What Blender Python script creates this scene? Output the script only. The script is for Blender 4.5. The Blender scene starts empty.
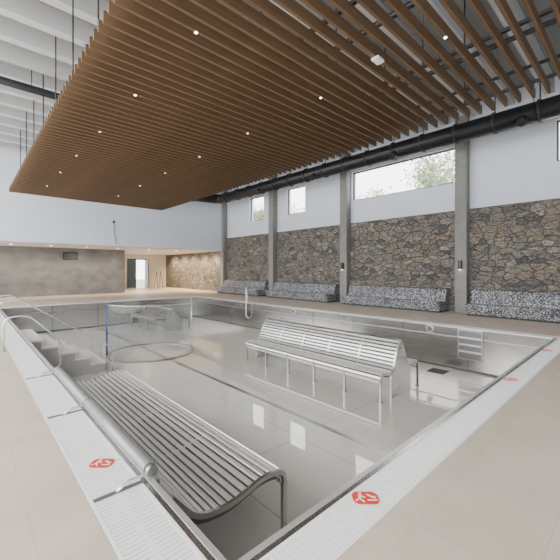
import bpy, math, random
from mathutils import Vector, Matrix
random.seed(7)
S = bpy.context.scene
COL = S.collection

# ---------------------------------------------------------------- mesh builder
class MB:
    def __init__(s): s.v=[]; s.f=[]; s.sm=[]
    def box(s,x0,x1,y0,y1,z0,z1):
        b=len(s.v)
        s.v+= [(x0,y0,z0),(x1,y0,z0),(x1,y1,z0),(x0,y1,z0),(x0,y0,z1),(x1,y0,z1),(x1,y1,z1),(x0,y1,z1)]
        for q in [(3,2,1,0),(4,5,6,7),(0,1,5,4),(1,2,6,5),(2,3,7,6),(3,0,4,7)]:
            s.f.append(tuple(b+i for i in q)); s.sm.append(False)
        return s
    def tube(s,pts,r,n=10,cap=True,r2=None):
        P=[Vector(p) for p in pts]; m=len(P); b=len(s.v)
        prev=None
        for i,p in enumerate(P):
            if i==0: t=P[1]-P[0]
            elif i==m-1: t=P[-1]-P[-2]
            else: t=(P[i]-P[i-1]).normalized()+(P[i+1]-P[i]).normalized()
            t.normalize()
            if prev is None:
                a=Vector((0,0,1)) if abs(t.z)<.9 else Vector((1,0,0))
                u=t.cross(a).normalized()
            else:
                u=prev-t*prev.dot(t); u.normalize()
            prev=u; w=t.cross(u)
            rr=r if r2 is None else r+(r2-r)*i/(m-1)
            for k in range(n):
                a=2*math.pi*k/n
                s.v.append(tuple(p+u*(rr*math.cos(a))+w*(rr*math.sin(a))))
        for i in range(m-1):
            for k in range(n):
                k2=(k+1)%n
                s.f.append((b+i*n+k,b+i*n+k2,b+(i+1)*n+k2,b+(i+1)*n+k)); s.sm.append(True)
        if cap:
            s.f.append(tuple(b+k for k in reversed(range(n)))); s.sm.append(False)
            s.f.append(tuple(b+(m-1)*n+k for k in range(n))); s.sm.append(False)
        return s
    def prism(s,prof,axis,a0,a1,smooth=False):
        b=len(s.v); n=len(prof)
        for a in (a0,a1):
            for p,q in prof:
                s.v.append((p,a,q) if axis=='y' else ((a,p,q) if axis=='x' else (p,q,a)))
        for k in range(n):
            k2=(k+1)%n
            s.f.append((b+k,b+k2,b+n+k2,b+n+k)); s.sm.append(smooth)
        s.f.append(tuple(b+k for k in reversed(range(n)))); s.sm.append(False)
        s.f.append(tuple(b+n+k for k in range(n))); s.sm.append(False)
        return s
    def ribbon(s,prof,th,y0,y1):
        P=[Vector((p[0],p[1])) for p in prof]; up=[];dn=[]
        for i,p in enumerate(P):
            t=(P[min(i+1,len(P)-1)]-P[max(i-1,0)]).normalized(); nn=Vector((-t.y,t.x))
            up.append(tuple(p+nn*th/2)); dn.append(tuple(p-nn*th/2))
        s.prism(up+dn[::-1],'y',y0,y1)
        return s
    def bars(s,pts,wd,th,y0,y1):
        for i,p in enumerate(pts):
            t=(pts[min(i+1,len(pts)-1)]-pts[max(i-1,0)]).normalized(); nn=Vector((-t.y,t.x))
            a=t*wd/2; h=nn*th/2; ch=.16
            pr=[p-a+h*(1-2*ch),p-a*(1-ch)+h,p+a*(1-ch)+h,p+a+h*(1-2*ch),p+a-h,p-a-h]
            s.prism([(q.x,q.y) for q in pr],'y',y0,y1)
        return s
    def disc(s,c,r,z0,z1,n=24,axis='z'):
        if axis=='z': pr=[(c[0]+r*math.cos(2*math.pi*k/n),c[1]+r*math.sin(2*math.pi*k/n)) for k in range(n)]
        elif axis=='x': pr=[(c[1]+r*math.cos(2*math.pi*k/n),c[2]+r*math.sin(2*math.pi*k/n)) for k in range(n)]
        else: pr=[(c[0]+r*math.cos(2*math.pi*k/n),c[2]+r*math.sin(2*math.pi*k/n)) for k in range(n)]
        return s.prism(pr,axis,z0,z1,False)
    def build(s,name,mat,parent=None):
        me=bpy.data.meshes.new(name)
        vs=[Vector(v) for v in s.v]
        xs=[v.x for v in vs]; ys=[v.y for v in vs]; zs=[v.z for v in vs]
        o=Vector(((min(xs)+max(xs))/2,(min(ys)+max(ys))/2,min(zs)))
        me.from_pydata([tuple(v-o) for v in vs],[],s.f); me.update()
        for p,sm in zip(me.polygons,s.sm): p.use_smooth=sm
        import bmesh
        bm=bmesh.new(); bm.from_mesh(me); bmesh.ops.recalc_face_normals(bm,faces=bm.faces); bm.to_mesh(me); bm.free()
        me.materials.append(mat)
        ob=bpy.data.objects.new(name,me); COL.objects.link(ob)
        if parent is not None:
            w=Vector((0,0,0)); q=parent
            while q is not None: w+=q.location; q=q.parent
            ob.parent=parent; ob.location=o-w
        else: ob.location=o
        return ob
def tag(o,label,cat,group=None):
    o['label']=label; o['category']=cat
    if group: o['group']=group
    return o
def thing(name,loc,label,cat,group=None):
    o=bpy.data.objects.new(name,None); COL.objects.link(o); o.location=loc; o.empty_display_size=.1
    return tag(o,label,cat,group)
def struct(o): o['kind']='structure'; return o
def fillet(pts,r,n=6):
    P=[Vector(p) for p in pts]; out=[P[0]]
    for i in range(1,len(P)-1):
        a=(P[i-1]-P[i]); b=(P[i+1]-P[i]); d=min(r,a.length*.49,b.length*.49)
        p0=P[i]+a.normalized()*d; p1=P[i]+b.normalized()*d
        for k in range(n+1):
            t=k/n; out.append(p0*(1-t)**2+P[i]*2*t*(1-t)+p1*t*t)
    out.append(P[-1]); return out

# ---------------------------------------------------------------- materials
def newmat(name):
    m=bpy.data.materials.new(name); m.use_nodes=True
    nt=m.node_tree; b=nt.nodes['Principled BSDF']; return m,nt,b
def N(nt,t,**k):
    n=nt.nodes.new(t)
    for a,v in k.items(): setattr(n,a,v)
    return n
def mapping(nt,scale=(1,1,1)):
    tc=N(nt,'ShaderNodeTexCoord'); mp=N(nt,'ShaderNodeMapping'); mp.inputs['Scale'].default_value=scale
    nt.links.new(tc.outputs['Object'],mp.inputs['Vector']); return mp
def ramp(nt,stops):
    r=N(nt,'ShaderNodeValToRGB'); e=r.color_ramp.elements
    while len(e)<len(stops): e.new(.5)
    for x,(p,c) in zip(e,stops): x.position=p; x.color=(*c,1)
    return r
def simple(name,c,rough=.5,metal=0,var=.08,scale=(3,3,3),bump=0,spec=.5,nscale=4):
    m,nt,b=newmat(name)
    mp=mapping(nt,scale); nz=N(nt,'ShaderNodeTexNoise'); nz.inputs['Scale'].default_value=nscale; nz.inputs['Detail'].default_value=5
    nt.links.new(mp.outputs[0],nz.inputs['Vector'])
    r=ramp(nt,[(.25,tuple(x*(1-var) for x in c)),(.75,tuple(min(1,x*(1+var)) for x in c))])
    nt.links.new(nz.outputs['Fac'],r.inputs[0]); nt.links.new(r.outputs[0],b.inputs['Base Color'])
    b.inputs['Roughness'].default_value=rough; b.inputs['Metallic'].default_value=metal
    b.inputs['Specular IOR Level'].default_value=spec
    if bump:
        bp=N(nt,'ShaderNodeBump'); bp.inputs['Strength'].default_value=bump; bp.inputs['Distance'].default_value=.01
        nt.links.new(nz.outputs['Fac'],bp.inputs['Height']); nt.links.new(bp.outputs[0],b.inputs['Normal'])
    return m
def emis(name,c,st):
    m,nt,b=newmat(name); b.inputs['Base Color'].default_value=(*c,1)
    b.inputs['Emission Color'].default_value=(*c,1); b.inputs['Emission Strength'].default_value=st; return m

M={}
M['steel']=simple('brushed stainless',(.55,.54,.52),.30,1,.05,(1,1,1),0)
M['steel_dark']=simple('dark stainless',(.42,.415,.405),.35,.9,.05,(1,1,1),0)  # darker stainless tone for collars, bands, spine and floor ring
M['steel_wall']=simple('pool stainless sheet',(.57,.56,.545),.20,.92,.12,(.6,.6,2.5),0)
M['slat']=simple('bench slat stainless',(.84,.825,.80),.36,.7,.04)
M['satin']=simple('satin rail stainless',(.84,.84,.83),.22,.75,.03)
M['chrome']=simple('polished stainless',(.66,.66,.66),.18,1,.03)
M['roll']=simple('grey roll cover',(.33,.335,.34),.38,.35,.06)
M['white']=simple('white plaster',(.72,.785,.875),.8,0,.02,(.4,.4,.4))
M['soffit']=simple('warm white soffit',(.80,.78,.74),.8,0,.02,(.4,.4,.4))
M['white_joist']=simple('white painted joist',(.52,.525,.53),.7,0,.04)
M['deck_grey']=simple('grey ceiling deck',(.25,.26,.265),.8,0,.05)
M['grate']=simple('white grating plastic',(.98,.98,.98),.45,0,.01)
M['tread']=simple('pale steel tread',(.86,.855,.84),.3,.15,.03)
M['riser']=simple('grey steel step side',(.48,.48,.475),.3,.5,.04)
M['trough']=simple('gutter trough',(.58,.58,.58),.5,0,.1)
M['black']=simple('black duct paint',(.014,.014,.016),.35,0,.2)
M['flange']=simple('duct flange steel',(.045,.045,.048),.4,.4,.2)
M['dark']=simple('dark rubber',(.03,.03,.03),.6,0,.2)
M['rod']=simple('dark rod steel',(.03,.03,.033),.4,.3,.2)
M['frame']=simple('window frame grey',(.12,.12,.13),.4,0,.1)
M['concrete']=simple('column concrete',(.25,.25,.24),.75,0,.14,(1.2,1.2,1.2),.15)
M['concrete2']=simple('mottled grey concrete',(.18,.177,.17),.8,0,.30,(.35,.35,.5),.1)
M['red']=simple('sign red',(.78,.05,.035),.45,0,.05)
M['signwhite']=simple('sign white',(.9,.9,.9),.4,0,.02)
M['lamp']=emis('lamp glow',(1,.93,.82),18)
M['warmlamp']=emis('warm lamp glow',(1,.8,.55),14)
M['bark']=simple('tree bark',(.30,.28,.25),.9,0,.15)
M['leaf']=simple('pale green foliage',(.33,.40,.24),.9,0,.25)
M['ground']=simple('outside ground',(.30,.32,.25),.9,0,.2)
M['brickred']=simple('dark reddish facade',(.13,.06,.055),.8,0,.15)
M['roof']=simple('dark roof',(.06,.05,.05),.8,0,.15)
M['orange']=simple('orange brown ladder',(.36,.15,.06),.5,0,.1)
M['blue']=simple('blue edge trim',(.02,.05,.22),.3,0,.1)
M['dark_door']=simple('door frame',(.08,.085,.09),.5,0,.1)
M['blue_door']=simple('blue grey door panel',(.10,.15,.20),.5,0,.1)
# deck tiles
m,nt,b=newmat('beige deck tiles'); mp=mapping(nt)
br=N(nt,'ShaderNodeTexBrick'); br.offset=.5
for k,v in (('Scale',1),('Brick Width',1.2),('Row Height',.6),('Mortar Size',.003),('Mortar Smooth',.3),('Bias',0)): br.inputs[k].default_value=v
br.inputs['Color1'].default_value=(.67,.57,.465,1); br.inputs['Color2'].default_value=(.645,.55,.45,1); br.inputs['Mortar'].default_value=(.52,.45,.37,1)
nt.links.new(mp.outputs[0],br.inputs['Vector'])
nz=N(nt,'ShaderNodeTexNoise'); nz.inputs['Scale'].default_value=2.2; nz.inputs['Detail'].default_value=8; nt.links.new(mp.outputs[0],nz.inputs['Vector'])
rr=ramp(nt,[(.3,(.90,.90,.90)),(.7,(1.05,1.05,1.05))]); nt.links.new(nz.outputs['Fac'],rr.inputs[0])
mx=N(nt,'ShaderNodeMix',data_type='RGBA',blend_type='MULTIPLY'); mx.inputs[0].default_value=1
nt.links.new(br.outputs['Color'],mx.inputs[6]); nt.links.new(rr.outputs[0],mx.inputs[7]); nt.links.new(mx.outputs[2],b.inputs['Base Color'])
b.inputs['Roughness'].default_value=.5; M['deck']=m
# pool floor
m,nt,b=newmat('pool floor sheet'); mp=mapping(nt)
br=N(nt,'ShaderNodeTexBrick'); br.offset=0
for k,v in (('Scale',1),('Brick Width',1.5),('Row Height',6.0),('Mortar Size',.010),('Mortar Smooth',.2)): br.inputs[k].default_value=v
br.inputs['Color1'].default_value=(.74,.70,.645,1); br.inputs['Color2'].default_value=(.72,.68,.625,1); br.inputs['Mortar'].default_value=(.48,.455,.42,1)
nt.links.new(mp.outputs[0],br.inputs['Vector']); nt.links.new(br.outputs['Color'],b.inputs['Base Color'])
b.inputs['Roughness'].default_value=.015; b.inputs['Coat Weight'].default_value=.45; b.inputs['Coat Roughness'].default_value=.01; M['pfloor']=m
# stone
m,nt,b=newmat('rubble stone'); mp=mapping(nt,(1.0,1.65,3.0))
nz=N(nt,'ShaderNodeTexNoise'); nz.inputs['Scale'].default_value=1.7; nz.inputs['Detail'].default_value=4; nt.links.new(mp.outputs[0],nz.inputs['Vector'])
ad=N(nt,'ShaderNodeVectorMath',operation='MULTIPLY_ADD'); ad.inputs[1].default_value=(.6,.6,.6)
nt.links.new(nz.outputs['Color'],ad.inputs[0]); nt.links.new(mp.outputs[0],ad.inputs[2])
v1=N(nt,'ShaderNodeTexVoronoi',feature='F1'); v2=N(nt,'ShaderNodeTexVoronoi',feature='DISTANCE_TO_EDGE')
for v in (v1,v2): v.inputs['Scale'].default_value=1.62; nt.links.new(ad.outputs[0],v.inputs['Vector'])
sp=N(nt,'ShaderNodeSeparateColor'); nt.links.new(v1.outputs['Color'],sp.inputs[0])
rc=ramp(nt,[(0,(.105,.10,.096)),(.16,(.165,.155,.143)),(.32,(.225,.20,.168)),(.46,(.205,.203,.20)),(.58,(.235,.193,.15)),(.7,(.29,.265,.23)),(.82,(.14,.138,.136)),(.92,(.26,.253,.243)),(1,(.37,.355,.33))])
nt.links.new(sp.outputs[0],rc.inputs[0])
n2=N(nt,'ShaderNodeTexNoise'); n2.inputs['Scale'].default_value=6.5; n2.inputs['Detail'].default_value=9; nt.links.new(mp.outputs[0],n2.inputs['Vector'])
r2=ramp(nt,[(.3,(.42,.42,.42)),(.7,(1.42,1.40,1.37))]); nt.links.new(n2.outputs['Fac'],r2.inputs[0])
mx=N(nt,'ShaderNodeMix',data_type='RGBA',blend_type='MULTIPLY'); mx.inputs[0].default_value=1
nt.links.new(rc.outputs[0],mx.inputs[6]); nt.links.new(r2.outputs[0],mx.inputs[7])
re=ramp(nt,[(.003,(0,0,0)),(.055,(1,1,1))]); nt.links.new(v2.outputs['Distance'],re.inputs[0])
m3=N(nt,'ShaderNodeMix',data_type='RGBA'); nt.links.new(re.outputs[0],m3.inputs[0]); m3.inputs[6].default_value=(.15,.14,.126,1)
nt.links.new(mx.outputs[2],m3.inputs[7]); nt.links.new(m3.outputs[2],b.inputs['Base Color'])
hm=N(nt,'ShaderNodeMath',operation='MULTIPLY_ADD'); nt.links.new(n2.outputs['Fac'],hm.inputs[0]); hm.inputs[1].default_value=.9; nt.links.new(re.outputs[0],hm.inputs[2])
bp=N(nt,'ShaderNodeBump'); bp.inputs['Strength'].default_value=.9; bp.inputs['Distance'].default_value=.06
nt.links.new(hm.outputs[0],bp.inputs['Height']); nt.links.new(bp.outputs[0],b.inputs['Normal']); b.inputs['Roughness'].default_value=.85; M['stone']=m
# mosaic
m,nt,b=newmat('speckled mosaic'); mp=mapping(nt)
v1=N(nt,'ShaderNodeTexVoronoi',feature='F1'); v1.inputs['Scale'].default_value=42; v1.inputs['Randomness'].default_value=.15; nt.links.new(mp.outputs[0],v1.inputs['Vector'])
sp=N(nt,'ShaderNodeSeparateColor'); nt.links.new(v1.outputs['Color'],sp.inputs[0])
rc=ramp(nt,[(0,(.03,.034,.043)),(.30,(.085,.094,.114)),(.50,(.18,.193,.22)),(.69,(.34,.352,.38)),(.85,(.64,.65,.67))]); rc.color_ramp.interpolation='CONSTANT'
nt.links.new(sp.outputs[0],rc.inputs[0]); nt.links.new(rc.outputs[0],b.inputs['Base Color']); b.inputs['Roughness'].default_value=.3; M['mosaic']=m
# wood
m,nt,b=newmat('brown timber batten'); mp=mapping(nt,(.5,6,12))
nz=N(nt,'ShaderNodeTexNoise'); nz.inputs['Scale'].default_value=3; nz.inputs['Detail'].default_value=6; nt.links.new(mp.outputs[0],nz.inputs['Vector'])
r=ramp(nt,[(.25,(.105,.062,.030)),(.75,(.175,.107,.055))]); nt.links.new(nz.outputs['Fac'],r.inputs[0]); nt.links.new(r.outputs[0],b.inputs['Base Color'])
b.inputs['Roughness'].default_value=.5; M['wood']=m
def glassmat(name,tint,base=.02,k=.2,veil=0):
    m=bpy.data.materials.new(name); m.use_nodes=True; nt=m.node_tree; nt.nodes.clear()
    out=N(nt,'ShaderNodeOutputMaterial'); mix=N(nt,'ShaderNodeMixShader'); tr=N(nt,'ShaderNodeBsdfTransparent'); gl=N(nt,'ShaderNodeBsdfGlossy')
    lw=N(nt,'ShaderNodeLayerWeight'); lw.inputs['Blend'].default_value=.2
    mm=N(nt,'ShaderNodeMath',operation='MULTIPLY_ADD'); nt.links.new(lw.outputs['Fresnel'],mm.inputs[0]); mm.inputs[1].default_value=k; mm.inputs[2].default_value=base
    tr.inputs[0].default_value=(*tint,1); gl.inputs['Roughness'].default_value=.02; gl.inputs[0].default_value=(.95,.97,1,1)
    nt.links.new(mm.outputs[0],mix.inputs[0]); nt.links.new(tr.outputs[0],mix.inputs[1]); nt.links.new(gl.outputs[0],mix.inputs[2])
    if veil:
        df=N(nt,'ShaderNodeBsdfDiffuse'); df.inputs[0].default_value=(.66,.70,.72,1); m2=N(nt,'ShaderNodeMixShader'); m2.inputs[0].default_value=veil
        nt.links.new(mix.outputs[0],m2.inputs[1]); nt.links.new(df.outputs[0],m2.inputs[2]); nt.links.new(m2.outputs[0],out.inputs[0])
    else: nt.links.new(mix.outputs[0],out.inputs[0])
    return m
M['glass']=glassmat('pool glass',(.85,.885,.90),.08,.4,.07)
M['wglass']=glassmat('window glass',(.985,.99,.995),.01,.1)

# ---------------------------------------------------------------- dimensions
PX0,PX1,PY0,PY1=1.02,10.2,1.50,18.5
GX0,GX1,GY0,GY1=.62,PX1+.30,1.17,PY1+.30
ZF=-1.2
WX=14.0; BY=21.0; CZ=7.85

# ---------------------------------------------------------------- shell
d=MB()
d.box(-5,GX0,-5,31,-.3,0).box(GX1,WX,-5,31,-.3,0).box(GX0,GX1,-5,GY0,-.3,0).box(GX0,GX1,GY1,31,-.3,0)
struct(tag(d.build('floor',M['deck']),'beige large tile pool deck around the basin','floor'))
wins=[(0.2,2.05,5.1,6.45),(5.05,9.95,5.0,6.4),(13.1,14.6,4.85,6.4),(16.7,18.2,4.82,6.4)]
w=MB(); w.box(WX,WX+.35,-5,31,-.3,4.82)
y=-5
for (a,c,z0,z1) in wins:
    w.box(WX,WX+.35,y,a,4.82,6.45)
    if z0>4.82: w.box(WX,WX+.35,a,c,4.82,z0)
    if z1<6.45: w.box(WX,WX+.35,a,c,z1,6.45)
    y=c
w.box(WX,WX+.35,y,31,4.82,6.45); w.box(WX,WX+.35,-5,31,6.45,CZ)
struct(tag(w.build('wall_right',M['white']),'white plastered upper long wall with high windows','wall'))
st=MB(); st.box(WX-.06,WX,-5,31,0,3.9)
struct(tag(st.build('wall_right_stone',M['stone']),'rubble stone lower half of the long wall','wall'))
w=MB(); w.box(-5,WX,-5.3,-5,0,CZ)
struct(tag(w.build('wall_near',M['white']),'white end wall behind the viewpoint','wall'))
w=MB(); w.box(-5,WX,BY,BY+.3,3.0,CZ)
struct(tag(w.build('wall_back',M['white']),'white upper end wall above the low recess','wall'))
w=MB(); w.box(-5,WX,BY+.3,31,3.0,3.15)
struct(tag(w.build('ceiling_recess',M['soffit']),'low white soffit over the end recess','ceiling'))
w=MB(); w.box(-5,8.3,25.2,25.5,0,3.0)
struct(tag(w.build('wall_back_concrete',M['concrete2']),'mottled grey concrete wall at the back of the recess','wall'))
w=MB(); w.box(8.3,10.4,31,31.3,0,3.0).box(12.1,WX,31,31.3,0,3.0).box(10.4,12.1,31,31.3,2.6,3.0)
struct(tag(w.build('wall_back_passage',M['soffit']),'white wall around the passage door','wall'))
w=MB(); w.box(8.2,8.3,25.5,31,0,3.0)
struct(tag(w.build('wall_passage_side',M['soffit']),'white side wall of the passage','wall'))
c=MB(); c.box(-5,WX,-5,BY,CZ,CZ+.2)
ceil=struct(tag(c.build('ceiling',M['deck_grey']),'grey roof deck with white joists','ceiling'))
yy=-4.4
while yy<BY-.2:
    j=MB(); j.box(-5,WX-.002,yy,yy+.26,CZ-.5,CZ-.001); j.build('joist',M['white_joist'],ceil); yy+=1.08
wl=['window_1','window_2','window_3','window_4']
wd=['high window at the right end of the long wall','wide high window spanning the bay between two columns','small square high window nearer the wide window','small square high window farthest along the wall']
for nme,lab,(a,cc,z0,z1) in zip(wl,wd,wins):
    e=struct(thing(nme,(WX+.15,(a+cc)/2,z0),lab,'window'))
    f=MB(); t=.06; X0,X1=WX+.12,WX+.2
    f.box(X0,X1,a,cc,z0,z0+t).box(X0,X1,a,cc,z1-t,z1).box(X0,X1,a,a+t,z0+t,z1-t).box(X0,X1,cc-t,cc,z0+t,z1-t)
    f.build('window_frame',M['frame'],e)
    g=MB(); g.box(WX+.155,WX+.163,a+t,cc-t,z0+t,z1-t); g.build('pane',M['wglass'],e)
e=struct(thing('door_1',(11.25,31.1,0),'double door at the end of the passage with one leaf open','door'))
f=MB(); f.box(10.4,10.5,31.02,31.1,0,2.6).box(12.0,12.1,31.02,31.1,0,2.6).box(10.5,12.0,31.02,31.1,2.5,2.6)
f.build('door_frame',M['dark_door'],e)
f=MB(); f.box(10.5,11.2,31.03,31.08,0,2.5); f.build('door_leaf',M['blue_door'],e)
f=MB(); f.box(11.94,11.99,30.25,31.0,0,2.5); f.build('door_leaf',M['blue_door'],e)
h=MB(); h.tube([(11.12,30.98,.9),(11.12,30.98,1.3)],.015); h.build('door_handle',M['chrome'],e)
# step ladder near the passage door
e=thing('step_ladder',(12.2,28.6,0),'orange brown step ladder standing by the open passage door','ladder')
lx=12.2; lh=1.5
for sx in (-.25,.25):
    q=MB(); q.tube([(lx+sx,28.2,0),(lx+sx*.6,28.6,lh)],.032,8); q.build('front_rail',M['orange'],e)
    q=MB(); q.tube([(lx+sx,29.0,0),(lx+sx*.6,28.64,lh-.02)],.025,8); q.build('rear_rail',M['orange'],e)
for k in range(5):
    f_=(k+1)/6; wdt=.25*(1-.4*f_)
    q=MB(); q.box(lx-wdt,lx+wdt,28.2+.4*f_-.05,28.2+.4*f_+.05,lh*f_,lh*f_+.03); q.build('rung',M['orange'],e)

cl=['concrete column at the right end of the wide window','concrete column between the wide window and the nearer small window','concrete column between the two small high windows','concrete column in the far corner beside the recess']
for lab,cy in zip(cl,(4.8,10.2,15.6,21.0)):
    q=MB(); q.prism([(13.62,cy-.19),(13.64,cy-.21),(13.93,cy-.21),(13.93,cy+.21),(13.64,cy+.21),(13.62,cy+.19)],'z',0,CZ-.5)
    tag(q.build('concrete_column',M['concrete']),lab,'column','concrete columns along the stone wall')
for cy,lab in ((4.8,'small black lamp on the concrete column nearest the camera'),(10.2,'small black lamp on the second concrete column from the camera')):
    e=thing('wall_lamp',(13.6,cy,1.75),lab,'lamp','column wall lamps')
    q=MB(); q.box(13.5,13.62,cy-.06,cy+.06,1.62,1.95); q.build('housing',M['black'],e)
    q=MB(); q.box(13.52,13.6,cy-.04,cy+.04,1.612,1.62); q.build('lens',M['warmlamp'],e)

bl=['speckled mosaic heated bench at the right edge of the stone wall','speckled mosaic heated bench below the wide window','speckled mosaic heated bench below the nearer small window','speckled mosaic heated bench in the far bay beside the corner column']
def mosaic_bench(y0,y1,lab):
    e=thing('mosaic_bench',(13.4,(y0+y1)/2,0),lab,'bench','mosaic benches along the stone wall')
    sp_=[(p.x,p.y) for p in fillet([(12.98,.06,0),(12.86,.43,0),(13.47,.41,0),(13.50,.06,0)],.05,4)]
    q=MB(); q.prism(sp_,'y',y0,y1); q.build('seat',M['mosaic'],e)
    bp_=[(p.x,p.y) for p in fillet([(13.48,.06,0),(13.48,.42,0),(13.62,.89,0),(13.93,.89,0),(13.93,.06,0)],.06,4)]
    q=MB(); q.prism(bp_,'y',y0,y1); q.build('backrest',M['mosaic'],e)
    q=MB(); q.box(13.0,13.92,y0+.03,y1-.03,0,.06); q.build('plinth',M['dark'],e)
for (a,c2),lab in zip(((-.4,4.4),(5.3,9.8),(10.65,15.2),(16.05,20.6)),bl): mosaic_bench(a,c2,lab)

# ---------------------------------------------------------------- pool
pool=thing('pool_basin',((PX0+PX1)/2,(PY0+PY1)/2,ZF),'stainless steel indoor pool basin standing empty','pool')
q=MB(); q.box(PX0-.02,PX1+.02,PY0-.02,PY1+.02,ZF-.05,ZF); q.build('pool_floor',M['pfloor'],pool)
T=.035
for (x0,x1,y0,y1) in ((PX0-T,PX0,PY0-T,PY1+T),(PX1,PX1+T,PY0-T,PY1+T),(PX0,PX1,PY0-T,PY0),(PX0,PX1,PY1,PY1+T)):
    q=MB(); q.box(x0,x1,y0,y1,ZF,.0); q.build('pool_wall',M['steel_wall'],pool)
for (x0,x1,y0,y1) in ((GX0,PX0-T,GY0,GY1),(PX1+T,GX1,GY0,GY1),(PX0-T,PX1+T,GY0,PY0-T),(PX0-T,PX1+T,PY1+T,GY1)):
    q=MB(); q.box(x0,x1,y0,y1,-.2,-.055); q.build('gutter_trough',M['trough'],pool)
for (x0,x1,y0,y1) in ((PX1-.05,PX1,PY0,PY1),(PX0,PX0+.04,PY0,PY1),(PX0+.04,PX1-.05,PY0,PY0+.04),(PX0+.04,PX1-.05,PY1-.05,PY1)):
    q=MB(); q.box(x0,x1,y0,y1,-.03,.003); q.build('pool_rim',M['slat'],pool)
for k in range(1,9):
    yy=PY0+k*1.9
    q=MB(); q.box(PX1-.005,PX1-.0005,yy-.010,yy+.010,ZF,-.03); q.build('weld_seam',M['frame'],pool)
for k in range(1,5):
    xx=PX0+k*1.9
    q=MB(); q.box(xx-.010,xx+.010,PY1-.005,PY1-.0005,ZF,-.03); q.build('weld_seam',M['frame'],pool)
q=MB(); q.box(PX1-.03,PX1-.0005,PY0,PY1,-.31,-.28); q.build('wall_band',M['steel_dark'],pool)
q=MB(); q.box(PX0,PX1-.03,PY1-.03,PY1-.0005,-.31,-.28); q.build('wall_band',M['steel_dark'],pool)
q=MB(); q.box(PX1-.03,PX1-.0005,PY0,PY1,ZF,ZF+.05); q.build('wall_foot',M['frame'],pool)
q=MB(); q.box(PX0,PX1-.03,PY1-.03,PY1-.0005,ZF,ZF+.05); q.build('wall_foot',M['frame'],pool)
q=MB(); q.box(4.64,4.76,PY0+.3,PY1-.3,ZF,ZF+.004); q.build('floor_channel',M['steel'],pool)
q=MB(); q.box(9.4,9.85,3.75,4.2,ZF,ZF+.006); tag(q.build('floor_drain',M['dark']),'black square drain cover on the pool floor','drain')

def grate(x0,x1,y0,y1,along,lab):
    q=MB(); p=.036; z0,z1=-.03,0
    if along=='y':
        y=y0
        while y<y1-.01: q.box(x0+.01,x1-.01,y,y+.026,z0,z1); y+=p
        for k in (.012,.5,.988):
            xx=x0+.012+(x1-x0-.024)*k; q.box(xx-.012,xx+.012,y0,y1,z0-.02,z1-.004 if k==.5 else z1+.001)
    else:
        x=x0
        while x<x1-.01: q.box(x,x+.026,y0+.01,y1-.01,z0,z1); x+=p
        for k in (.012,.5,.988):
            yy=y0+.012+(y1-y0-.024)*k; q.box(x0,x1,yy-.012,yy+.012,z0-.02,z1-.004 if k==.5 else z1+.001)
    return tag(q.build('overflow_grate',M['grate']),lab,'grate')
grate(GX0,PX0-T,GY0,GY1,'y','white slotted overflow grate under the steel neck roll')
grate(PX0-T,PX1+T,GY0,PY0-T,'x','white slotted overflow grate along the near right pool edge')
grate(PX1+T,GX1,GY0,GY1,'y','white slotted overflow grate along the far edge facing the stone wall')
grate(PX0-T,PX1+T,PY1+T,GY1,'x','white slotted overflow grate at the far recess end')

def sign(x,y,rz,lab):
    e=thing('pool_sign',(0,0,0),lab,'sign','red pictogram plates on the grates')
    z0,z1=.004,.0055
    def rrect(hx,hy,r):
        out=[]
        for (sx,sy,a) in ((1,1,0),(-1,1,90),(-1,-1,180),(1,-1,270)):
            for k in range(9):
                t=math.radians(a+k*11.25); out.append((sx*(hx-r)+r*math.cos(t),sy*(hy-r)+r*math.sin(t)))
        return out
    q=MB(); q.prism(rrect(.090,.064,.045),'z',0,.004); q.build('red_plate',M['red'],e)
    for sx,f in ((-.040,1.38),(.044,1.2)):
        q=MB(); sy=0
        def pp(l): q.prism([(sx+a*f,sy+b2*f) for a,b2 in l],'z',z0,z1)
        if sx<0:
            q.disc((sx+.006*f,sy+.029*f),.009*f,z0,z1,14)
            pp([(-.006,.017),(.010,.018),(.006,-.008),(-.008,-.006)])
            pp([(.002,-.005),(.021,-.032),(.014,-.036),(-.006,-.007)])
            pp([(-.004,-.004),(-.027,-.021),(-.022,-.028),(.002,-.009)])
            pp([(.007,.018),(.029,.005),(.025,-.002),(.005,.010)])
        else:
            q.disc((sx+.016*f,sy+.002*f),.009*f,z0,z1,14)
            pp([(.012,.009),(-.022,.032),(-.027,.024),(.007,-.004)])
            pp([(-.030,-.018),(.030,-.018),(.028,-.026),(-.028,-.026)])
        q.build('figure',M['signwhite'],e)
    e.location=(x,y,.002); e.rotation_euler=(0,0,rz)
sign(.83,3.07,math.radians(-43),'red and white pictogram plate on the grate beside the neck roll')
sign(2.06,1.35,math.radians(-43),'red and white pictogram plate nearest the camera on the right grate')
sign(5.85,1.38,math.radians(-43),'red and white pictogram plate halfway along the right grate')
sign(8.5,1.38,math.radians(-43),'red and white pictogram plate at the far right end of the right grate')

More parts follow.
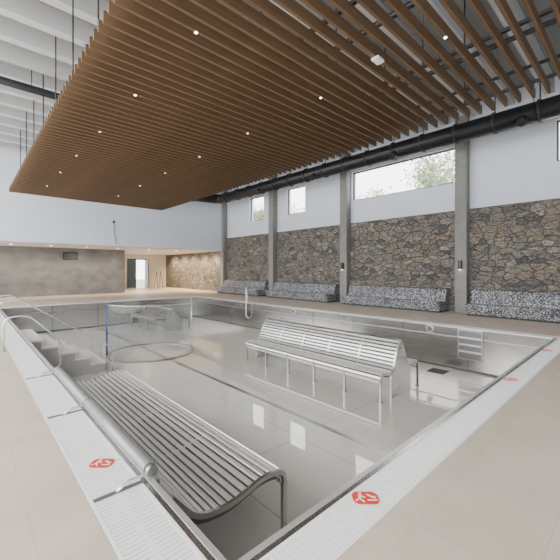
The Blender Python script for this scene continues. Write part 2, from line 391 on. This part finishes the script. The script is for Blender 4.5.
# ---------------------------------------------------------------- near lounger
def resample(prof,sp):
    P=[Vector(p) for p in prof]; L=[0]
    for a,b2 in zip(P,P[1:]): L.append(L[-1]+(b2-a).length)
    n=int(L[-1]/sp); out=[]
    for k in range(n+1):
        s=L[-1]*k/n
        for i in range(len(P)-1):
            if L[i]<=s<=L[i+1]+1e-9:
                t=(s-L[i])/(L[i+1]-L[i]); out.append(P[i]*(1-t)+P[i+1]*t); break
    return out
LP=fillet([(1.20,-.20,0),(1.42,-.47,0),(1.75,-.52,0),(2.18,-.42,0),(2.42,-.46,0),(2.44,-.62,0)],.14,7)
LP=[(p.x,p.y) for p in LP]
ly0,ly1=2.55,7.3
e=thing('pool_lounger',(1.9,5.0,ZF),'long slatted stainless lounger on the near side below the neck roll','lounger')
q=MB(); q.bars(resample(LP,.077),.047,.024,ly0+.03,ly1-.03); q.build('slat_surface',M['slat'],e)
ny=5
for k in range(ny):
    y=ly0+.02+(ly1-ly0-.04)*k/(ny-1)
    end=k in (0,ny-1)
    q=MB(); q.ribbon([(a,b2-(.010 if end else .04)) for a,b2 in LP],.045,y-.018,y+.018); q.build('end_frame' if end else 'rib',M['steel'],e)
    q=MB(); q.box(2.40,2.45,y-.022,y+.022,ZF+.01,-.6).box(2.37,2.48,y-.05,y+.05,ZF,ZF+.01); q.build('leg',M['steel'],e)
    q=MB(); q.tube([(1.025,y,-.24),(1.20,y,-.26)],.022,10); q.build('wall_bracket',M['steel'],e)
q=MB(); q.ribbon([(a,b2-.10) for a,b2 in LP[3:-4]],.01,ly0+.06,ly1-.06); q.build('slat_gap_shade',M['frame'],e)  # dark sheet below the slats, standing in for shade in the gaps
e=thing('neck_roll',(1.03,4.4,0),'grey steel neck roll lying along the left pool edge','headrest')
ys=(2.60,4.40,6.20)
for a,b2 in zip(ys,ys[1:]):
    q=MB(); q.tube([(1.05,a+.03,.062),(1.05,b2-.03,.062)],.05,24); q.build('roll',M['roll'],e)
for y in ys:
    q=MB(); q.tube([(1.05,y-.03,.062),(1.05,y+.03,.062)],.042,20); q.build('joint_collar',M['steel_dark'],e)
    q=MB(); q.tube(fillet([(.80,y,.0),(.86,y,.04),(1.05,y,.05),(1.12,y,-.02),(1.06,y,-.2)],.04,5),.013,10); q.build('bracket',M['satin'],e)
    q=MB(); q.box(GX0+.03,1.0,y-.018,y+.018,.001,.006); q.build('bracket_slot',M['frame'],e)

# ---------------------------------------------------------------- back to back benches
def double_bench(cx,y0,y1,lab,nr=5,rz=-.03,shell=True,sp=.082,bw=.05,sm='slat'):
    e=thing('double_bench',(cx,(y0+y1)/2,ZF),lab,'bench','back to back slatted pool benches')
    half=[(-.86,-.76),(-.85,-.60),(-.70,-.58),(-.42,-.66),(-.30,-.54),(-.17,(-.54+rz)/2+.10),(-.07,rz)]
    hp=[(p.x,p.y) for p in fillet([(a,b2,0) for a,b2 in half],.14,7)]
    for sg in (1,-1):
        pr=[(cx+sg*a,b2) for a,b2 in hp]
        q=MB(); q.bars(resample(pr,sp),bw,.026,y0+.03,y1-.03); q.build('slat_seat',M[sm],e)
        if shell:  # dark ribbon added behind the slats to imitate shade between them
            q=MB(); q.ribbon([(cx+sg*a,b2-.10) for a,b2 in hp[12:]],.006,y0+.08,y1-.08); q.build('back_gap_shade',M['frame'],e)
        for k in range(nr):
            y=y0+.03+(y1-y0-.06)*k/(nr-1)
            q=MB(); q.ribbon([(a,b2-.035) for a,b2 in pr],.05,y-.02,y+.02); q.build('rib',M['steel'],e)
            q=MB(); q.box(cx-sg*.84-.022,cx-sg*.84+.022,y-.022,y+.022,ZF+.01,-.72).box(cx-sg*.84-.05,cx-sg*.84+.05,y-.05,y+.05,ZF,ZF+.01); q.build('leg',M['steel'],e)
    q=MB(); q.tube([(cx,y0-.01,rz),(cx,y1+.01,rz)],.06,18); q.build('top_rail',M['steel'],e)
    for yy in (y0+.02,y1-.02):
        q=MB(); q.prism([(cx-.05,rz-.02),(cx+.05,rz-.02),(cx+.16,rz-.20),(cx+.29,-.62),(cx+.44,-.70),(cx+.44,ZF),(cx-.44,ZF),(cx-.44,-.70),(cx-.29,-.62),(cx-.16,rz-.20)],'y',yy-.012,yy+.012); q.build('end_panel',M['steel_wall'],e)
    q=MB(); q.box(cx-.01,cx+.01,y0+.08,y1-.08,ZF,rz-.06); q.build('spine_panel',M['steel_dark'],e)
    return e
double_bench(7.25,3.8,8.5,'large slatted double bench standing alone in the middle of the pool',6)
double_bench(7.1,15.0,18.0,'far slatted double bench seen behind the curved glass screen',4,-.26,False,.10,.055,'steel')

# ---------------------------------------------------------------- glass ring
gc=(4.68,11.55); R=1.36
e=thing('glass_enclosure',(gc[0],gc[1],ZF),'round curved glass screen on a steel floor ring','glass screen')
def arc(a0,a1,r,n=40): return [(gc[0]+r*math.cos(a0+(a1-a0)*k/n),gc[1]+r*math.sin(a0+(a1-a0)*k/n)) for k in range(n+1)]
cam_dir=math.atan2(-gc[1],-gc[0])
a_left=cam_dir-math.radians(85)
q=MB(); n=64
for r_,z in ((R-.05,ZF),(R-.05,ZF+.035),(R+.05,ZF+.035),(R+.05,ZF)):
    for k in range(n):
        a=2*math.pi*k/n; q.v.append((gc[0]+r_*math.cos(a),gc[1]+r_*math.sin(a),z))
for L_ in range(3):
    for k in range(n):
        k2=(k+1)%n; q.f.append((L_*n+k,L_*n+k2,(L_+1)*n+k2,(L_+1)*n+k)); q.sm.append(False)
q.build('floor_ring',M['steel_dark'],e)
span=math.radians(185)/2
start=a_left
for i in range(2):
    a0=start+i*span+.004; a1=start+(i+1)*span-.004
    pts=arc(a0,a1,R,28); q=MB()
    for z in (ZF+.035,.50):
        for p in pts: q.v.append((p[0],p[1],z))
    for k in range(28): q.f.append((k,k+1,29+k+1,29+k)); q.sm.append(True)
    q.build('glass_panel',M['glass'],e)
    q=MB(); q.tube([(p[0],p[1],.502) for p in pts],.012,8); q.build('edge_trim',M['satin'],e)
    if i:
        p=pts[-1]
        q=MB(); q.tube([(p[0],p[1],ZF+.035),(p[0],p[1],.62)],.014,8); q.build('side_post',M['satin'],e)
p=arc(start,start+.1,R,1)[0]
q=MB(); q.tube([(p[0],p[1],ZF),(p[0],p[1],.52)],.028,12); ob=q.build('post',M['blue'],e); ob['label']='dark blue upright post'

# ---------------------------------------------------------------- steps
sy0,sy1=10.2,12.2
e=thing('pool_steps',(1.9,11.2,ZF),'pale steps descending from the left pool edge between handrails','steps')
nst=6; run=.36; rise=.2
for k in range(nst-1):
    zt=-rise*(k+1)+.08
    q=MB(); q.box(PX0+.005+run*k,PX0+.005+run*(k+1),sy0,sy1,ZF,zt-.05); q.build('step_body',M['riser'],e)
    q=MB(); q.box(PX0+.005+run*k,PX0+.04+run*(k+1),sy0-.02,sy1+.02,zt-.05,zt); q.build('tread',M['tread'],e)
rl=['satin steel stair handrail on the near side of the pool steps','satin steel stair handrail in the middle of the pool steps','satin steel stair handrail on the far side of the pool steps']
for y,lab in zip((10.1,11.2,12.3),rl):
    r=thing('stair_handrail',(.56,y,0),lab,'handrail','stair handrails'); xe,ze=3.0,-.55
    q=MB(); q.tube(fillet([(.56,y,0),(.56,y,.86),(.95,y,.90),(xe,y,ze),(xe,y,ZF)],.16,10),.018,12); q.build('rail',M['satin'],r)
    q=MB(); q.disc((.56,y),.045,0,.012,20); q.build('base_flange',M['chrome'],r)
    q=MB(); q.disc((xe,y),.045,ZF,ZF+.012,20); q.build('base_flange',M['chrome'],r)
r=thing('grab_rail',(.56,8.6,0),'arched satin steel grab rail between the neck roll and the pool steps','handrail')
y=8.6
q=MB(); q.tube(fillet([(.56,y,0),(.56,y,.66),(.95,y,.68),(1.5,y,.1),(1.5,y,-.5),(1.03,y,-.55)],.15,8),.016,12); q.build('rail',M['satin'],r)
q=MB(); q.disc((.56,y),.045,0,.012,20); q.build('base_flange',M['chrome'],r)
r=thing('entry_rail',(10.1,13.8,0),'white curved entry rail at the far pool edge','handrail')
q=MB(); q.tube(fillet([(10.56,13.9,.0),(10.52,13.9,.55),(10.2,13.6,.78),(10.03,13.3,.62),(10.03,13.3,-.65),(10.18,13.3,-.75)],.32,9),.021,12); q.build('rail',M['grate'],r)
q=MB(); q.disc((10.56,13.9),.05,0,.012,20); q.build('base_flange',M['chrome'],r)
r=thing('recessed_steps',(PX1-.02,3.35,-.85),'recessed foothold steps in the far steel wall','steps')
ya,yb=3.02,3.66
q=MB(); X=PX1-.045
q.box(X,PX1-.001,ya,ya+.04,-.88,-.06).box(X,PX1-.001,yb-.04,yb,-.88,-.06).box(X,PX1-.001,ya+.04,yb-.04,-.88,-.84).box(X,PX1-.001,ya+.04,yb-.04,-.1,-.06); q.build('frame',M['steel'],r)
for k in range(3):
    z=-.84+.19*(k+1)-.03
    q=MB(); q.box(X-.01,PX1-.002,ya+.04,yb-.04,z,z+.05); q.build('tread',M['slat'],r)
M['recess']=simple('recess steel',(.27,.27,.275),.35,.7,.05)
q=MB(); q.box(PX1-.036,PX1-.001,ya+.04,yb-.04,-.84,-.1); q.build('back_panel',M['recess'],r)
for y,lab in ((4.45,'round underwater lamp in the far steel wall near the recessed steps'),(10.2,'round underwater lamp in the far steel wall behind the double bench')):
    r=thing('pool_lamp',(PX1,y,-.28),lab,'lamp','underwater lamps')
    q=MB(); q.disc((0,y,-.15),.10,PX1-.025,PX1-.001,28,'x'); q.build('bezel',M['slat'],r)
    q=MB(); q.disc((0,y,-.15),.078,PX1-.031,PX1-.025,28,'x'); q.build('lens',M['frame'],r)

# ---------------------------------------------------------------- slatted ceiling
SX0,SX1,SZ=1.38,8.2,4.97
raft=thing('slatted_ceiling',(4.8,9.2,SZ),'suspended brown timber batten ceiling above the pool','ceiling panel')
y=.1; P_=.235
while y<18.8:
    q=MB(); q.box(SX0,SX1,y,y+.045,SZ,SZ+.17); q.build('batten',M['wood'],raft); y+=P_
for x in (1.7,3.8,5.9,7.9):
    q=MB(); q.box(x-.03,x+.03,.05,18.75,SZ+.17,SZ+.22); q.build('carrier_rail',M['rod'],raft)
    for k in range(10):
        yy=.8+1.9*k
        q=MB(); q.tube([(x,yy,SZ+.2),(x,yy,CZ-.002)],.016,6); q.build('hanger_rod',M['rod'],raft)
for x in (2.4,5.1):
    for k in range(7):
        yy=.1+P_*round((1.95+1.9*k*1.25-.1)/P_)+.045/2
        r=thing('downlight',(x,yy,SZ-.01),'small round downlight set in the brown timber batten ceiling','lamp','downlights in the timber ceiling')
        q=MB(); q.disc((x,yy),.027,SZ-.012,SZ-.0005,18); q.build('bezel',M['signwhite'],r)
        q=MB(); q.disc((x,yy),.02,SZ-.015,SZ-.012,18); q.build('lens',M['lamp'],r)
sy_=.1+P_*12
q=MB(); q.box(4.75,4.93,sy_-.04,sy_+.085,SZ-.04,SZ-.001); tag(q.build('ceiling_sensor',M['signwhite']),'small white sensor box under the timber battens','sensor')

# services
dct=thing('air_duct',(12.6,9,6.3),'large black round air duct running above the high windows','duct')
q=MB(); q.tube(fillet([(12.6,-4,6.35),(12.6,19.6,6.35),(11.0,19.9,6.35),(10.7,19.9,6.3)],.6,8),.30,28); q.build('pipe',M['black'],dct)
for k in range(16):
    yy=1.0+1.18*k
    q=MB(); q.tube([(12.6,yy,6.35),(12.6,yy+.07,6.35)],.34,28); q.build('flange',M['flange'],dct)
    q=MB(); q.tube([(12.6,yy+.03,6.65),(12.6,yy+.03,CZ-.002)],.018,6); q.build('hanger_rod',M['rod'],dct)
for yy in (2.6,6.8,11.0,15.2):
    q=MB(); q.tube([(12.42,yy,6.2),(12.20,yy,6.00)],.13,18); q.build('outlet',M['flange'],dct)
cp=thing('conduit_pipe',(13.3,8,6.85),'thin black pipe running beside the large air duct','pipe')
q=MB(); q.tube([(13.3,-4,6.85),(13.3,20.9,6.85)],.07,14); q.build('pipe',M['black'],cp)
for yy in (2.5,7.4,12.5,17.5):
    q=MB(); q.tube([(13.3,yy,6.9),(13.3,yy,CZ-.002)],.012,6); q.build('hanger_rod',M['rod'],cp)
for (x,lab,r_) in ((6.6,'black service pipe above the right side of the timber ceiling',.07),(9.3,'black service pipe just right of the timber ceiling edge',.06),(10.9,'thin black service pipe next to the large air duct',.045)):
    e=thing('service_pipe',(x,8,6.9),lab,'pipe','black service pipes under the roof')
    q=MB(); q.tube([(x,-4,6.95),(x,20.9,6.95)],r_,12); q.build('pipe',M['black'],e)
    for k in range(8):
        yy=.6+2.6*k
        q=MB(); q.tube([(x,yy,6.95),(x,yy,CZ-.002)],.014,6); q.build('hanger_rod',M['rod'],e)
e=thing('cable_tray',(1,11.5,6.8),'dark cable tray hung under the joists at the left','tray')
q=MB(); q.box(-4,3.4,11.9,12.2,6.75,6.78).box(-4,3.4,11.9,11.92,6.78,6.85).box(-4,3.4,12.18,12.2,6.78,6.85); q.build('tray',M['rod'],e)
for x in (.4,1.4,2.6):
    q=MB(); q.tube([(x,12.05,6.78),(x,12.05,CZ-.002)],.012,6); q.build('hanger_rod',M['rod'],e)

# recess details
e=thing('wall_vent',(4.9,25.15,2.3),'black rectangular vent on the grey concrete wall','vent')
q=MB(); q.box(4.55,5.35,25.14,25.2,2.25,2.75); q.build('frame',M['black'],e)
for k in range(5):
    q=MB(); q.box(4.6,5.3,25.125,25.14,2.3+.09*k,2.34+.09*k); q.build('louver',M['frame'],e)
for x in (1.8,3.6,5.4,7.2,9.2,11.2):
    r=thing('soffit_light',(x,23.2,2.98),'small warm round light in the low recess soffit','lamp','recess soffit lights')
    q=MB(); q.disc((x,23.2),.09,2.985,3.0,20); q.build('bezel',M['signwhite'],r)
    q=MB(); q.disc((x,23.2),.07,2.98,2.985,20); q.build('lens',M['warmlamp'],r)
e=thing('hanging_cable',(6.3,20.95,3.1),'loose dark cable hanging down the white end wall','cable')
q=MB(); q.tube(fillet([(6.3,20.96,4.35),(6.32,20.93,3.6),(6.42,20.93,3.35),(6.38,20.95,3.1)],.1,5),.014,8); q.build('cord',M['dark'],e)
q=MB(); q.box(6.24,6.36,20.94,20.998,4.3,4.45); q.build('junction_box',M['frame'],e)

# outside
g=MB(); g.box(WX+.35,70,-15,70,-.4,-.3); struct(tag(g.build('ground',M['ground']),'open ground outside the windows','ground'))
def tree(x,y,h,seed,lab):
    rnd=random.Random(seed)
    e=thing('tree',(x,y,-.3),lab,'tree','trees outside the windows')
    q=MB(); tw=MB(); lf=MB()
    def leaf(p,n):
        for _ in range(n):
            c=p+Vector((rnd.gauss(0,.32),rnd.gauss(0,.32),rnd.gauss(0,.25)))
            a=Vector((rnd.uniform(-1,1),rnd.uniform(-1,1),rnd.uniform(-1,1))).normalized()*.10
            b2=a.cross(Vector((rnd.uniform(-1,1),rnd.uniform(-1,1),rnd.uniform(-1,1)))).normalized()*.07
            k=len(lf.v); lf.v+=[tuple(c-a),tuple(c-b2),tuple(c+a),tuple(c+b2)]; lf.f.append((k,k+1,k+2,k+3)); lf.sm.append(False)
    def grow(p,dv,L,r,dep):
        end=p+dv*L; mid=p+dv*L*.5+Vector((rnd.uniform(-1,1),rnd.uniform(-1,1),0))*L*.05
        (q if dep<3 else tw).tube([p,mid,end],r,6,False,r*.6)
        if dep>=3: leaf(end,7)
        if dep>=5: return
        for k in range(3):
            nd=(dv+Vector((rnd.uniform(-1,1),rnd.uniform(-1,1),rnd.uniform(-.25,.6)))*.75).normalized()
            grow(end if k else p+dv*L*.7,nd,L*rnd.uniform(.62,.8),r*.6,dep+1)
    grow(Vector((x,y,-.3)),Vector((0,0,1)),h*.3,.13,0)
    q.build('trunk',M['bark'],e); tw.build('twigs',M['bark'],e); lf.build('foliage',M['leaf'],e)
for i,(x,y,h,lab) in enumerate(((22.5,8.6,10.2,'leafy green tree outside the right half of the wide window'),(25.5,16.6,11.0,'leafy green tree outside the left half of the wide window'),(24,26.0,10.4,'leafy green tree outside the nearer small square window'))): tree(x,y,h,11+i,lab)
e=thing('house',(29,37,-.3),'dark reddish house outside the farthest small square window','building')
q=MB(); q.box(26,32,33.5,41,-.3,8.2); q.build('wall',M['brickred'],e)
q=MB(); q.prism([(25.7,8.2),(32.3,8.2),(29,9.6)],'y',33.2,41.3); q.build('roof',M['roof'],e)
for yy in (34.6,36.9,39.2):
    q=MB(); q.box(25.95,26.0,yy,yy+1.0,5.6,7.2); q.build('window',M['frame'],e)

# ---------------------------------------------------------------- light
wd_=bpy.data.worlds.new('World'); S.world=wd_; wd_.use_nodes=True
nt=wd_.node_tree; bg=nt.nodes['Background']; bg.inputs[0].default_value=(1,.985,.965,1); bg.inputs[1].default_value=6.6
def spot(name,loc,en,col,ang=130,aim=None):
    l=bpy.data.lights.new(name,'SPOT'); l.energy=en; l.color=col; l.shadow_soft_size=.06; l.spot_size=math.radians(ang); l.spot_blend=.8
    o=bpy.data.objects.new(name,l); COL.objects.link(o); o.location=loc
    if aim: o.rotation_euler=(Vector(aim)-Vector(loc)).to_track_quat('-Z','Y').to_euler()
for yy in (22.2,23.9,25.6,27.3,29.0): spot('wash_light',(12.9,yy,2.95),420,(1,.77,.48),120,(13.9,yy,.9))
for x in (1.8,3.6,5.4,7.2): spot('soffit_lamp',(x,23.6,2.9),150,(1,.88,.72),120,(x,25.0,0))
for x in (9.2,11.2): spot('soffit_lamp',(x,25.6,2.9),380,(1,.84,.64),130)

# ---------------------------------------------------------------- camera
cd=bpy.data.cameras.new('Camera'); cam=bpy.data.objects.new('Camera',cd); COL.objects.link(cam)
cam.location=(0,0,1.6); cam.rotation_euler=(math.radians(90),0,math.radians(-42.7))
cd.sensor_width=36; cd.lens=36*341/560; cd.shift_y=-10/560; cd.clip_start=.05; cd.clip_end=300
S.camera=cam
